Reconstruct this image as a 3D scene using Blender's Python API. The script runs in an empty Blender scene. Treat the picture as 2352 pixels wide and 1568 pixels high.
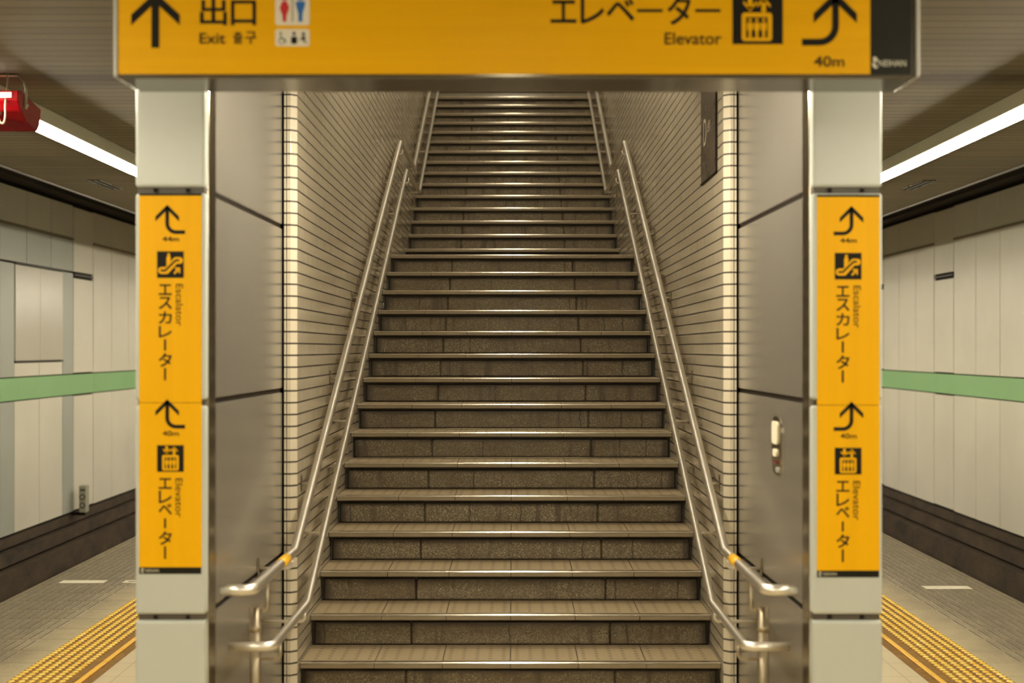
import bpy, bmesh, math, random
from mathutils import Vector, Matrix

random.seed(7)
scn = bpy.context.scene
C = scn.collection

# ------------------------------------------------------------------ camera
FPX = 3267.0            # focal length in pixels of the 2352 wide frame (50 mm)
CX, CZ = 0.022, 1.637   # camera X and eye height
cam = bpy.data.cameras.new('camera')
cam.sensor_width = 36.0
cam.lens = 36.0 * FPX / 2352.0
cam.shift_x = -7.0 / 2352.0
cam.shift_y = 16.0 / 2352.0
cam.clip_end = 200
cam.dof.use_dof = True
cam.dof.focus_distance = 9.2
cam.dof.aperture_fstop = 2.05
cam_o = bpy.data.objects.new('camera', cam)
C.objects.link(cam_o)
cam_o.location = (CX, 0, CZ)
cam_o.rotation_euler = (math.pi / 2, 0, 0)
scn.camera = cam_o

# ------------------------------------------------------------------ world, exposure
w = bpy.data.worlds.new('world')
scn.world = w
w.use_nodes = True
w.node_tree.nodes['Background'].inputs[0].default_value = (1, 0.85, 0.6, 1)
w.node_tree.nodes['Background'].inputs[1].default_value = 0.01
scn.view_settings.view_transform = 'Standard'
scn.view_settings.look = 'None'
scn.view_settings.exposure = 0.0
scn.view_settings.gamma = 1.0
scn.view_settings.use_curve_mapping = False
scn.cycles.use_denoising = True
scn.cycles.max_bounces = 8
scn.cycles.sample_clamp_indirect = 4.0
LAMP = 94.0             # emission of the platform strip lights
LAMP_MID = 17.0         # strip along the middle of the platform, in front of the sign
LAMP_MOUTH = 320.0      # short strip over the stair mouth
LAMP_STAIR = 42.0
LAMP_COL = (1.0, 0.905, 0.71)


# ------------------------------------------------------------------ geometry helpers
def px(x, y, d):
    """world point seen at pixel x, y of the photograph when it stands d metres ahead"""
    return Vector(((x - 1183.0) * d / FPX + CX, d, CZ + (800.0 - y) * d / FPX))


def add_box(bm, x0, x1, y0, y1, z0, z1, bevel=0.0, seg=2):
    vs = [bm.verts.new((x, y, z)) for x in (x0, x1) for y in (y0, y1) for z in (z0, z1)]
    fs = [(0, 1, 3, 2), (4, 6, 7, 5), (0, 4, 5, 1), (2, 3, 7, 6), (0, 2, 6, 4), (1, 5, 7, 3)]
    faces = [bm.faces.new([vs[i] for i in f]) for f in fs]
    if bevel > 0:
        es = list({e for f in faces for e in f.edges})
        bmesh.ops.bevel(bm, geom=es, offset=bevel, segments=seg, profile=0.5, affect='EDGES')
    return faces


def fillet(pts, r, n=6):
    pts = [Vector(p) for p in pts]
    out = [pts[0]]
    for i in range(1, len(pts) - 1):
        a, b, c = pts[i - 1], pts[i], pts[i + 1]
        u, v = (a - b), (c - b)
        lu, lv = u.length, v.length
        u.normalize(); v.normalize()
        ang = u.angle(v)
        if ang > math.pi - 0.02:
            out.append(b); continue
        t = min(r / math.tan(ang / 2), lu * 0.45, lv * 0.45)
        rr = t * math.tan(ang / 2)
        bis = (u + v).normalized()
        cen = b + bis * (rr / math.sin(ang / 2))
        p0, p1 = b + u * t, b + v * t
        for k in range(n + 1):
            s = k / n
            q = (p0.lerp(p1, s) - cen).normalized() * rr + cen
            out.append(q)
    out.append(pts[-1])
    return out


def add_tube(bm, pts, r, bend=0.0, seg=16, cap=True):
    if bend > 0:
        pts = fillet(pts, bend)
    pts = [Vector(p) for p in pts]
    n = len(pts)
    tans = []
    for i in range(n):
        a = pts[max(i - 1, 0)]; b = pts[min(i + 1, n - 1)]
        tans.append((b - a).normalized())
    ref = Vector((0, 0, 1)) if abs(tans[0].z) < 0.9 else Vector((1, 0, 0))
    nrm = tans[0].cross(ref).normalized()
    rings = []
    for i in range(n):
        nrm = (nrm - tans[i] * nrm.dot(tans[i])).normalized()
        bn = tans[i].cross(nrm)
        ring = [bm.verts.new(pts[i] + (nrm * math.cos(2 * math.pi * k / seg) + bn * math.sin(2 * math.pi * k / seg)) * r) for k in range(seg)]
        rings.append(ring)
    for i in range(n - 1):
        for k in range(seg):
            f = bm.faces.new((rings[i][k], rings[i][(k + 1) % seg], rings[i + 1][(k + 1) % seg], rings[i + 1][k]))
            f.smooth = True
    if cap:
        bm.faces.new(rings[0][::-1]); bm.faces.new(rings[-1])


def add_extrude(bm, prof, axis, a0, a1, smooth=False):
    """closed profile extruded along axis; profile gives the two other coordinates in xyz order"""
    def mk(p, a):
        q = list(p); q.insert('xyz'.index(axis), a)
        return bm.verts.new(q)
    r0 = [mk(p, a0) for p in prof]; r1 = [mk(p, a1) for p in prof]
    n = len(prof)
    for k in range(n):
        f = bm.faces.new((r0[k], r0[(k + 1) % n], r1[(k + 1) % n], r1[k])); f.smooth = smooth
    bm.faces.new(r0[::-1]); bm.faces.new(r1)


def obj(name, bm, mat, parent=None, loc=None):
    bmesh.ops.recalc_face_normals(bm, faces=bm.faces[:])
    me = bpy.data.meshes.new(name)
    bm.to_mesh(me); bm.free()
    for m in (mat if isinstance(mat, (list, tuple)) else [mat]):
        me.materials.append(m)
    o = bpy.data.objects.new(name, me)
    C.objects.link(o)
    if loc is not None: o.location = loc
    if parent is not None: put(o, parent)
    return o


def put(o, parent):
    o.parent = parent
    o.matrix_parent_inverse = Matrix.Translation(parent_loc(parent)).inverted()


def parent_loc(p):
    l = Vector(p.location)
    while p.parent is not None:
        p = p.parent
        if p.parent is None: break
    return l


def tag(o, label, cat, group=None):
    o['label'] = label; o['category'] = cat; o['kind'] = 'thing'
    if group: o['group'] = group
    return o


def thing(name, label, cat, loc=(0, 0, 0), group=None):
    o = bpy.data.objects.new(name, None)
    o.empty_display_size = 0.1
    C.objects.link(o); o.location = loc
    return tag(o, label, cat, group)


def struct(name, bm, mat):
    o = obj(name, bm, mat)
    o['kind'] = 'structure'
    return o


# ------------------------------------------------------------------ material helpers
class NT:
    def __init__(self, name):
        self.m = bpy.data.materials.new(name); self.m.use_nodes = True
        self.t = self.m.node_tree
        self.b = self.t.nodes['Principled BSDF']

    def n(self, typ, **kw):
        nd = self.t.nodes.new(typ)
        for k, v in kw.items(): setattr(nd, k, v)
        return nd

    def l(self, a, b): self.t.links.new(a, b)

    def val(self, sock, v):
        if isinstance(v, (int, float)): sock.default_value = v
        elif isinstance(v, tuple): sock.default_value = v if len(v) != 3 or sock.type == 'VECTOR' else (*v, 1)
        else: self.l(v, sock)

    def math(self, op, a, b=0.0, c=None):
        nd = self.n('ShaderNodeMath', operation=op)
        self.val(nd.inputs[0], a); self.val(nd.inputs[1], b)
        if c is not None: self.val(nd.inputs[2], c)
        return nd.outputs[0]

    def mix(self, fac, a, b, blend='MIX'):
        nd = self.n('ShaderNodeMix', data_type='RGBA', blend_type=blend)
        self.val(nd.inputs[0], fac); self.val(nd.inputs[6], a); self.val(nd.inputs[7], b)
        return nd.outputs[2]

    def pos(self):
        g = self.n('ShaderNodeNewGeometry'); s = self.n('ShaderNodeSeparateXYZ')
        self.l(g.outputs['Position'], s.inputs[0])
        return g.outputs['Position'], s.outputs

    def objpos(self):
        g = self.n('ShaderNodeTexCoord'); s = self.n('ShaderNodeSeparateXYZ')
        self.l(g.outputs['Object'], s.inputs[0])
        return g.outputs['Object'], s.outputs

    def noise(self, vec, scale, detail=3.0, rough=0.5, stretch=None):
        if stretch:
            mp = self.n('ShaderNodeMapping'); self.l(vec, mp.inputs[0]); mp.inputs['Scale'].default_value = stretch
            vec = mp.outputs[0]
        nd = self.n('ShaderNodeTexNoise'); self.l(vec, nd.inputs['Vector'])
        nd.inputs['Scale'].default_value = scale; nd.inputs['Detail'].default_value = detail
        nd.inputs['Roughness'].default_value = rough
        return nd.outputs[0]

    def ramp(self, fac, lo, hi, v0=0.0, v1=1.0):
        nd = self.n('ShaderNodeMapRange'); nd.clamp = True
        self.val(nd.inputs[0], fac)
        for i, v in enumerate((lo, hi, v0, v1)): nd.inputs[i + 1].default_value = v
        return nd.outputs[0]

    def bump(self, h, strength=0.3, dist=0.002):
        nd = self.n('ShaderNodeBump'); nd.inputs['Strength'].default_value = strength
        nd.inputs['Distance'].default_value = dist
        self.val(nd.inputs['Height'], h); self.l(nd.outputs[0], self.b.inputs['Normal'])

    def set(self, color=None, rough=None, metal=None, spec=None, **kw):
        if color is not None: self.val(self.b.inputs['Base Color'], color)
        if rough is not None: self.val(self.b.inputs['Roughness'], rough)
        if metal is not None: self.val(self.b.inputs['Metallic'], metal)
        if spec is not None: self.val(self.b.inputs['Specular IOR Level'], spec)
        for k, v in kw.items(): self.val(self.b.inputs[k], v)
        return self.m


def plain(name, color, rough=0.5, metal=0.0, var=0.12, scale=6.0, spec=None, stretch=None):
    m = NT(name); p, _ = m.pos()
    f = m.noise(p, scale, 4, 0.6, stretch)
    dark = tuple(c * (1 - var) for c in color); light = tuple(min(1, c * (1 + var)) for c in color)
    return m.set(m.mix(m.ramp(f, 0.3, 0.7), dark, light), m.ramp(f, 0.2, 0.8, rough * 0.88, rough * 1.12), metal, spec)


def emit(name, color, strength):
    m = NT(name)
    return m.set((0.8, 0.8, 0.8), 0.5, **{'Emission Color': color, 'Emission Strength': strength})


def line_mask(m, coord, period, offset, half):
    """1 on lines repeating every period, half wide"""
    f = m.math('FRACT', m.math('DIVIDE', m.math('SUBTRACT', coord, offset - 100 * period), period))
    d = m.math('MULTIPLY', m.math('ABSOLUTE', m.math('SUBTRACT', m.math('FRACT', m.math('ADD', f, 0.5)), 0.5)), period)
    return m.ramp(d, half * 0.6, half * 1.4, 1.0, 0.0)


def cell(m, coord, period, offset):
    return m.math('FLOOR', m.math('DIVIDE', m.math('SUBTRACT', coord, offset - 100 * period), period))


def wnoise(m, a, b):
    cv = m.n('ShaderNodeCombineXYZ'); m.val(cv.inputs[0], a); m.val(cv.inputs[1], b)
    nd = m.n('ShaderNodeTexWhiteNoise', noise_dimensions='3D'); m.l(cv.outputs[0], nd.inputs[0])
    return nd.outputs[0]


# stair-wall tiles: wide dark bed joints, hair-thin upright joints
def tile_material(name, upright=True):
    m = NT(name); p, s = m.pos()
    bed = line_mask(m, s[2], 0.055, 2.760, 0.0040)
    cz = cell(m, s[2], 0.055, 2.760)
    big = m.noise(p, 1.3, 3)
    # fine upright ribs in the glaze, shifted from row to row
    cv = m.n('ShaderNodeCombineXYZ'); m.val(cv.inputs[0], m.math('MULTIPLY', s[1], 1.0)); m.val(cv.inputs[1], m.math('MULTIPLY', cz, 7.3))
    rib = m.noise(cv.outputs[0], 75, 3, 0.6)
    rr = wnoise(m, cz, 3.0)
    if upright:
        base = m.mix(m.ramp(rib, 0.3, 0.7), (0.35, 0.30, 0.215), (0.48, 0.42, 0.31))
        base = m.mix(m.math('MULTIPLY', line_mask(m, s[1], 0.0475, 6.61, 0.0009), 0.3), base, (0.16, 0.12, 0.08))
    else:
        base = m.mix(rr, (0.52, 0.46, 0.35), (0.56, 0.50, 0.385))
    base = m.mix(m.ramp(big, 0.45, 0.75, 0, 0.25), base, (0.26, 0.215, 0.15))
    base = m.mix(bed, base, (0.016, 0.010, 0.008))
    m.bump(m.math('SUBTRACT', m.math('MULTIPLY', rib, 0.06 if upright else 0.0), bed), 0.12, 0.002)
    return m.set(base, m.math('ADD', m.math('MULTIPLY', bed, 0.4), m.ramp(big, 0.3, 0.7, 0.15, 0.22)), 0.0)


def tread_material():
    m = NT('tread tile'); p, s = m.objpos(); wp, ws = m.pos()
    n = m.noise(wp, 9, 4); f = m.noise(wp, 240, 2)
    base = m.mix(n, (0.29, 0.225, 0.132), (0.40, 0.315, 0.195))
    base = m.mix(m.math('MULTIPLY', f, 0.25), base, (0.2, 0.14, 0.08))
    # five by four dimples on every tile
    fx = m.math('MULTIPLY', m.math('SUBTRACT', m.math('FRACT', m.math('ADD', m.math('DIVIDE', s[0], 0.064), 100.0)), 0.5), 0.064)
    fy = m.math('MULTIPLY', m.math('SUBTRACT', m.math('FRACT', m.math('ADD', m.math('DIVIDE', m.math('SUBTRACT', s[1], 0.06), 0.055), 100.0)), 0.5), 0.055)
    ex = m.math('DIVIDE', fx, 0.0105); ey = m.math('DIVIDE', fy, 0.0080)
    dd = m.math('ADD', m.math('MULTIPLY', ex, ex), m.math('MULTIPLY', ey, ey))
    dot = m.ramp(dd, 0.6, 1.3, 1.0, 0.0)
    # the joints between tiles
    j = m.math('MULTIPLY', line_mask(m, s[0], 0.32, 0.0, 0.0022), m.ramp(m.math('ABSOLUTE', s[0]), 0.7, 0.71, 1.0, 0.0))
    base = m.mix(m.math('MULTIPLY', dot, 0.92), base, (0.022, 0.014, 0.008))
    base = m.mix(j, base, (0.02, 0.014, 0.01))
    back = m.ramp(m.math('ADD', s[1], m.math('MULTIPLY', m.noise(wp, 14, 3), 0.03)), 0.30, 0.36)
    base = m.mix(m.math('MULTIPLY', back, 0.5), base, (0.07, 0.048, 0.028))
    m.bump(m.math('SUBTRACT', 0.0, j), 0.5, 0.003)
    return m.set(base, m.ramp(n, 0.2, 0.8, 0.42, 0.6))


def nosing_material():
    m = NT('glazed nosing'); p, s = m.objpos(); wp, ws = m.pos()
    n = m.noise(wp, 14, 4); st = m.noise(wp, 5, 5, 0.7)
    base = m.mix(n, (0.18, 0.14, 0.085), (0.24, 0.195, 0.12))
    base = m.mix(m.ramp(st, 0.5, 0.8, 0, 0.3), base, (0.13, 0.095, 0.055))
    j = m.math('MULTIPLY', line_mask(m, s[0], 0.32, 0.0, 0.0018), m.ramp(m.math('ABSOLUTE', s[0]), 0.7, 0.71, 1.0, 0.0))
    base = m.mix(j, base, (0.03, 0.02, 0.012))
    return m.set(base, m.ramp(n, 0.2, 0.8, 0.3, 0.42), 0.0)


def granite_material():
    m = NT('riser granite'); p, s = m.objpos(); wp, ws = m.pos()
    v = m.n('ShaderNodeTexVoronoi'); v.inputs['Scale'].default_value = 330; m.l(wp, v.inputs['Vector'])
    sp = m.n('ShaderNodeSeparateColor'); m.l(v.outputs['Color'], sp.inputs[0])
    grain = sp.outputs[0]
    base = m.mix(grain, (0.040, 0.030, 0.017), (0.225, 0.178, 0.105))
    glint = m.ramp(sp.outputs[1], 0.90, 0.97)
    base = m.mix(m.math('MULTIPLY', glint, 0.8), base, (0.62, 0.53, 0.36))
    big = m.noise(wp, 3.5, 5, 0.65, (1.0, 1.0, 2.6))
    base = m.mix(m.ramp(big, 0.42, 0.72, 0.0, 0.75), base, (0.10, 0.066, 0.032))
    drip = m.noise(wp, 5.0, 3, 0.6, (3.0, 1.0, 0.35))
    base = m.mix(m.ramp(drip, 0.56, 0.68, 0.0, 0.7), base, (0.05, 0.034, 0.018))
    # hairline cracks, different on every step
    row = m.math('FLOOR', m.math('ADD', m.math('DIVIDE', ws[2], 0.16), 0.02))
    wob = m.math('MULTIPLY', m.math('SUBTRACT', m.noise(wp, 18, 3), 0.5), 0.035)
    crack = 0.0
    for i in range(3):
        cx = m.math('MULTIPLY', m.math('SUBTRACT', wnoise(m, row, 11.0 + i * 3.7), 0.5), 2.4)
        dx = m.math('ABSOLUTE', m.math('SUBTRACT', m.math('ADD', s[0], wob), cx))
        crack = m.math('MAXIMUM', crack, m.ramp(dx, 0.0012, 0.006, 0.8, 0.0))
    base = m.mix(crack, base, (0.022, 0.014, 0.008))
    # grime settled along the border of every stone
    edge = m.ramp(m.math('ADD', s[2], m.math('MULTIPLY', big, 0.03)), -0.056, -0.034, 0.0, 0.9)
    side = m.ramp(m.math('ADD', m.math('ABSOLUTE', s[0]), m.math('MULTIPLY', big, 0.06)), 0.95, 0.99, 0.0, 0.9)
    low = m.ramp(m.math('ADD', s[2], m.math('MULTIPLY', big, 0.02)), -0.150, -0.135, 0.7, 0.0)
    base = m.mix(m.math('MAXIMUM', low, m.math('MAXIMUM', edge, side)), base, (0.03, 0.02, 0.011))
    m.bump(grain, 0.35, 0.002)
    return m.set(base, m.ramp(grain, 0, 1, 0.35, 0.7))


def ceiling_material():
    m = NT('perforated ceiling panels'); p, s = m.pos()
    g = line_mask(m, s[1], 0.11, 0.02, 0.0045)
    a = 0.014
    u = m.math('FRACT', m.math('ADD', m.math('DIVIDE', s[0], a), 1000.0))
    row = cell(m, s[1], a * 0.866, 0.0)
    odd = m.math('MULTIPLY', m.math('MODULO', row, 2.0), 0.5)
    u = m.math('FRACT', m.math('ADD', m.math('ADD', m.math('DIVIDE', s[0], a), odd), 1000.0))
    v = m.math('FRACT', m.math('ADD', m.math('DIVIDE', s[1], a * 0.866), 1000.0))
    du = m.math('SUBTRACT', u, 0.5); dv = m.math('MULTIPLY', m.math('SUBTRACT', v, 0.5), 0.866)
    dot = m.ramp(m.math('ADD', m.math('MULTIPLY', du, du), m.math('MULTIPLY', dv, dv)), 0.05, 0.11, 1.0, 0.0)
    n = m.noise(p, 1.5, 4, 0.6, (0.4, 2.5, 1))
    pan = wnoise(m, cell(m, s[1], 0.11, 0.02), 1.0)
    base = m.mix(pan, (0.16, 0.126, 0.068), (0.20, 0.158, 0.088))
    base = m.mix(m.ramp(n, 0.5, 0.8, 0, 0.4), base, (0.09, 0.068, 0.037))
    dark_band = m.math('MULTIPLY', m.ramp(m.math('ADD', s[1], m.math('MULTIPLY', m.noise(p, 3, 4), 0.25)), 6.62, 6.74), m.ramp(s[1], 6.72, 7.0, 1.0, 0.0))  # uneven darker band running across the panels near the stair opening
    base = m.mix(m.math('MULTIPLY', dark_band, 0.75), base, (0.05, 0.033, 0.018))
    base = m.mix(m.math('MULTIPLY', dot, 0.8), base, (0.03, 0.022, 0.012))
    base = m.mix(m.math('MULTIPLY', g, 0.85), base, (0.02, 0.015, 0.008))
    m.bump(m.math('SUBTRACT', m.math('MULTIPLY', pan, 0.2), g), 0.4, 0.004)
    return m.set(base, 0.5, 0.0, 0.10)


def platform_tile_material():
    m = NT('platform edge tiles'); p, s = m.pos()
    ax = m.math('ABSOLUTE', s[0])
    n = m.noise(p, 2.2, 5, 0.65); f = m.noise(p, 90, 2)
    r = wnoise(m, cell(m, s[1], 0.302, 7.408), cell(m, s[0], 0.302, 2.47))
    base = m.mix(n, (0.34, 0.28, 0.165), (0.46, 0.385, 0.24))
    base = m.mix(m.math('MULTIPLY', r, 0.25), base, (0.26, 0.2, 0.12))
    # grime trodden in towards the edge
    grime = m.ramp(m.math('ADD', ax, m.math('MULTIPLY', m.math('SUBTRACT', m.noise(p, 1.6, 5, 0.7), 0.5), 0.6)), 2.48, 2.78, 0.0, 0.93)
    base = m.mix(grime, base, m.mix(m.ramp(m.noise(p, 14, 5, 0.7, (1.0, 0.25, 1)), 0.35, 0.7), (0.085, 0.064, 0.038), (0.22, 0.175, 0.11)))
    bx = line_mask(m, ax, 0.054, 2.66, 0.0075)
    fr = m.math('FRACT', m.math('ADD', m.math('DIVIDE', m.math('SUBTRACT', s[1], 7.408), 0.302), 100.0))
    by = m.math('MULTIPLY', m.ramp(fr, 0.07, 0.09), m.ramp(fr, 0.86, 0.88, 1.0, 0.0))
    zone = m.ramp(ax, 2.63, 2.64)
    bar = m.math('MULTIPLY', m.math('MULTIPLY', bx, by), zone)
    base = m.mix(m.math('MULTIPLY', bar, 0.85), base, (0.075, 0.056, 0.036))
    j = line_mask(m, s[1], 0.302, 7.408, 0.003)
    j2 = line_mask(m, ax, 0.302, 2.472, 0.002)
    base = m.mix(m.math('MULTIPLY', m.math('MAXIMUM', j, m.math('MULTIPLY', j2, 0.4)), 0.7), base, (0.08, 0.055, 0.03))
    m.bump(m.math('SUBTRACT', bar, j), 0.6, 0.004)
    return m.set(base, m.ramp(f, 0.3, 0.7, 0.32, 0.5))


def floor_material():
    m = NT('beige floor tiles'); p, s = m.pos()
    f = m.noise(p, 260, 2); n = m.noise(p, 2, 4)
    base = m.mix(f, (0.44, 0.36, 0.215), (0.62, 0.52, 0.335))
    base = m.mix(m.ramp(n, 0.4, 0.8, 0, 0.3), base, (0.35, 0.28, 0.16))
    j = m.math('MAXIMUM', line_mask(m, s[1], 0.302, 7.10, 0.0025), line_mask(m, s[0], 0.302, 0.15, 0.0025))
    base = m.mix(m.math('MULTIPLY', j, 0.6), base, (0.12, 0.085, 0.045))
    return m.set(base, 0.38)


def tactile_material():
    m = NT('worn yellow tactile paving'); p, s = m.pos()
    n = m.noise(p, 7, 4, 0.6)
    top = m.ramp(s[2], 0.0045, 0.008)
    ground = m.mix(m.ramp(n, 0.3, 0.7), (0.22, 0.105, 0.022), (0.31, 0.16, 0.03))
    bump = m.mix(m.ramp(n, 0.35, 0.65), (0.80, 0.50, 0.03), (0.85, 0.60, 0.09))
    return m.set(m.mix(top, ground, bump), 0.2)


def concrete_material():
    m = NT('grimy trackside concrete'); p, s = m.pos()
    n = m.noise(p, 1.7, 6, 0.7, (1, 1, 2.0)); r = m.noise(p, 6, 4, 0.6, (1, 1, 0.4))
    base = m.mix(m.ramp(n, 0.3, 0.7), (0.022, 0.014, 0.008), (0.10, 0.066, 0.037))
    base = m.mix(m.ramp(r, 0.62, 0.78, 0, 0.5), base, (0.17, 0.125, 0.075))
    m.bump(n, 0.4, 0.02)
    return m.set(base, 0.75)


def steel_material(name, col, rough, streak=(1, 1, 0.05), metal=1.0):
    m = NT(name); p, s = m.pos()
    n = m.noise(p, 60, 3, 0.5, streak); b = m.noise(p, 2.2, 4, 0.6)
    base = m.mix(b, tuple(c * 0.9 for c in col), tuple(c * 1.08 for c in col))
    rg = m.math('ADD', m.math('MULTIPLY', n, 0.08), m.ramp(b, 0.3, 0.7, rough - 0.05, rough + 0.04))
    return m.set(base, rg, metal)


M = {}
M['tile'] = tile_material('stairwell tile')
M['corner'] = tile_material('corner tile', False)
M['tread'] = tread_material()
M['nosing'] = nosing_material()
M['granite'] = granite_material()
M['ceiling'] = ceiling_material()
M['edge'] = platform_tile_material()
M['floor'] = floor_material()
M['tactile'] = tactile_material()
M['concrete'] = concrete_material()
rm = NT('satin steel sheet')
M['panel_steel'] = rm.set((0.55, 0.52, 0.465), 0.27, 0.82)
rm = NT('steel corner trim')
M['trim_steel'] = rm.set((0.40, 0.36, 0.28), 0.17, 1.0)
rm = NT('handrail steel')
M['rail'] = rm.set((0.88, 0.84, 0.76), 0.34, 1.0)
rm = NT('post steel')
M['post'] = rm.set((0.42, 0.36, 0.26), 0.38, 1.0)
rm = NT('stainless nosing strip')
M['strip'] = rm.set((0.78, 0.72, 0.60), 0.22, 1.0)
M['col'] = plain('pale column enamel', (0.50, 0.525, 0.475), 0.3, 0, 0.03, 2)
M['cream'] = plain('cream wall enamel', (0.81, 0.755, 0.625), 0.42, 0, 0.04, 1.2)
M['cream_gloss'] = plain('glossy cream enamel', (0.66, 0.61, 0.50), 0.3, 0, 0.03, 1.2)
M['grey_green'] = plain('grey green enamel', (0.47, 0.48, 0.42), 0.42, 0, 0.04, 1.2)
M['green'] = plain('green line enamel', (0.33, 0.58, 0.27), 0.38, 0, 0.06, 1.0)
M['dark'] = plain('dark joint', (0.014, 0.010, 0.007), 0.7, 0, 0.2, 6, 0.08)
M['clip'] = plain('joint backing', (0.075, 0.064, 0.048), 0.5, 0.2, 0.1)
M['lip'] = plain('brown ledge', (0.28, 0.235, 0.15), 0.5, 0, 0.1)
M['tunnel'] = plain('dark tunnel lining', (0.018, 0.013, 0.008), 0.8, 0, 0.3, 3)
M['yellow'] = plain('yellow sign film', (0.80, 0.415, 0.0), 0.45, 0, 0.035, 3, 0.15, (8, 1, 0.2))
M['yellow_over'] = plain('yellow sign acrylic', (0.70, 0.365, 0.0), 0.4, 0, 0.04, 3, 0.12, (0.25, 1, 9))
M['ink'] = plain('black sign ink', (0.012, 0.011, 0.008), 0.5, 0, 0.1, 6, 0.1)
M['sign_dark'] = plain('charcoal sign end', (0.019, 0.018, 0.014), 0.5, 0, 0.1, 6, 0.1)
M['white'] = plain('white sign film', (0.66, 0.62, 0.5), 0.4, 0, 0.02)
M['logo'] = plain('pale sign ink', (0.55, 0.52, 0.4), 0.4, 0, 0.02)
M['red_ink'] = plain('red sign ink', (0.46, 0.012, 0.012), 0.4, 0, 0.05)
M['blue_ink'] = plain('blue sign ink', (0.012, 0.11, 0.36), 0.4, 0, 0.05)
M['grey_ink'] = plain('grey sign ink', (0.3, 0.27, 0.21), 0.4, 0, 0.05)
M['housing'] = plain('sign housing metal', (0.115, 0.105, 0.08), 0.16, 0.75, 0.06)
M['silver'] = plain('silver sign edge', (0.36, 0.35, 0.30), 0.5, 0.3, 0.05)
M['grey_riser'] = plain('polished grey top riser', (0.30, 0.27, 0.21), 0.22, 0, 0.08, 8)
M['batten'] = plain('lamp batten enamel', (0.85, 0.78, 0.60), 0.4, 0, 0.03)
M['lamp'] = emit('lit tube', LAMP_COL, LAMP)
M['lamp_mid'] = emit('lit middle tube', LAMP_COL, LAMP_MID)
M['lamp_mouth'] = emit('lit mouth tube', LAMP_COL, LAMP_MOUTH)
M['lamp_stair'] = emit('lit stair tube', LAMP_COL, LAMP_STAIR)
M['red'] = plain('glossy red lacquer', (0.21, 0.001, 0.004), 0.2, 0, 0.08, 5)
M['band'] = plain('yellow rail band', (0.76, 0.42, 0.012), 0.4, 0, 0.05)
M['mark'] = plain('worn white floor marking', (0.72, 0.66, 0.52), 0.5, 0, 0.12, 30)
M['board'] = plain('dark brown notice board', (0.055, 0.042, 0.03), 0.28, 0, 0.1)
M['board_ink'] = plain('notice board lettering', (0.40, 0.36, 0.27), 0.4, 0, 0.02)
M['box'] = plain('pale signal box', (0.42, 0.40, 0.30), 0.5, 0, 0.06, 10)
M['cord'] = plain('beige cord', (0.42, 0.34, 0.24), 0.5, 0, 0.05)
M['strap'] = plain('zinc bracket', (0.46, 0.42, 0.32), 0.35, 0.7, 0.1, 20)

# ------------------------------------------------------------------ flat sign artwork (thin real plates)
def add_plate(bm, pts, d, t=0.0012):
    """closed outline in photograph pixels at distance d, given a thickness t towards the viewer"""
    a = [px(x, y, d) for x, y in pts]
    r0 = [bm.verts.new(p) for p in a]
    r1 = [bm.verts.new(p + Vector((0, -t, 0))) for p in a]
    n = len(a)
    for k in range(n):
        bm.faces.new((r0[k], r0[(k + 1) % n], r1[(k + 1) % n], r1[k]))
    bm.faces.new(r0); bm.faces.new(r1)


def rect(x0, y0, x1, y1): return [(x0, y0), (x1, y0), (x1, y1), (x0, y1)]


def rrect(x0, y0, x1, y1, r, n=5):
    out = []
    for cx, cy, a in ((x1 - r, y0 + r, -90), (x1 - r, y1 - r, 0), (x0 + r, y1 - r, 90), (x0 + r, y0 + r, 180)):
        for k in range(n + 1):
            t = math.radians(a + 90 * k / n)
            out.append((cx + r * math.cos(t), cy + r * math.sin(t)))
    return out


def disc(cx, cy, r, n=16, ry=None):
    return [(cx + r * math.cos(2 * math.pi * k / n), cy + (ry or r) * math.sin(2 * math.pi * k / n)) for k in range(n)]


def stroke(pts, wdt):
    """outline of a polyline drawn wdt wide with mitred corners"""
    P = [Vector((x, y)) for x, y in pts]
    L, R = [], []
    for i, p in enumerate(P):
        if i == 0: t = (P[1] - p).normalized(); n = Vector((-t.y, t.x)); s = 1
        elif i == len(P) - 1: t = (p - P[i - 1]).normalized(); n = Vector((-t.y, t.x)); s = 1
        else:
            t0 = (p - P[i - 1]).normalized(); t1 = (P[i + 1] - p).normalized()
            n0 = Vector((-t0.y, t0.x)); n1 = Vector((-t1.y, t1.x))
            n = (n0 + n1).normalized(); s = 1 / max(0.4, n.dot(n0))
        L.append(p + n * wdt / 2 * s); R.append(p - n * wdt / 2 * s)
    return [tuple(v) for v in L] + [tuple(v) for v in reversed(R)]


def arc(cx, cy, r, a0, a1, n=10):
    return [(cx + r * math.cos(math.radians(a0 + (a1 - a0) * k / n)), cy + r * math.sin(math.radians(a0 + (a1 - a0) * k / n))) for k in range(n + 1)]


_text_cache = {}
def text_shape(s):
    if s in _text_cache: return _text_cache[s]
    cu = bpy.data.curves.new('t', 'FONT'); cu.body = s; cu.size = 1.0; cu.resolution_u = 5
    to = bpy.data.objects.new('t', cu); C.objects.link(to)
    bpy.context.view_layer.update()
    me = bpy.data.meshes.new_from_object(to.evaluated_get(bpy.context.evaluated_depsgraph_get()))
    vs = [(v.co.x, v.co.y) for v in me.vertices]; fs = [tuple(f.vertices) for f in me.polygons]
    bpy.data.objects.remove(to); bpy.data.curves.remove(cu); bpy.data.meshes.remove(me)
    _text_cache[s] = (vs, fs)
    return vs, fs


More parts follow.
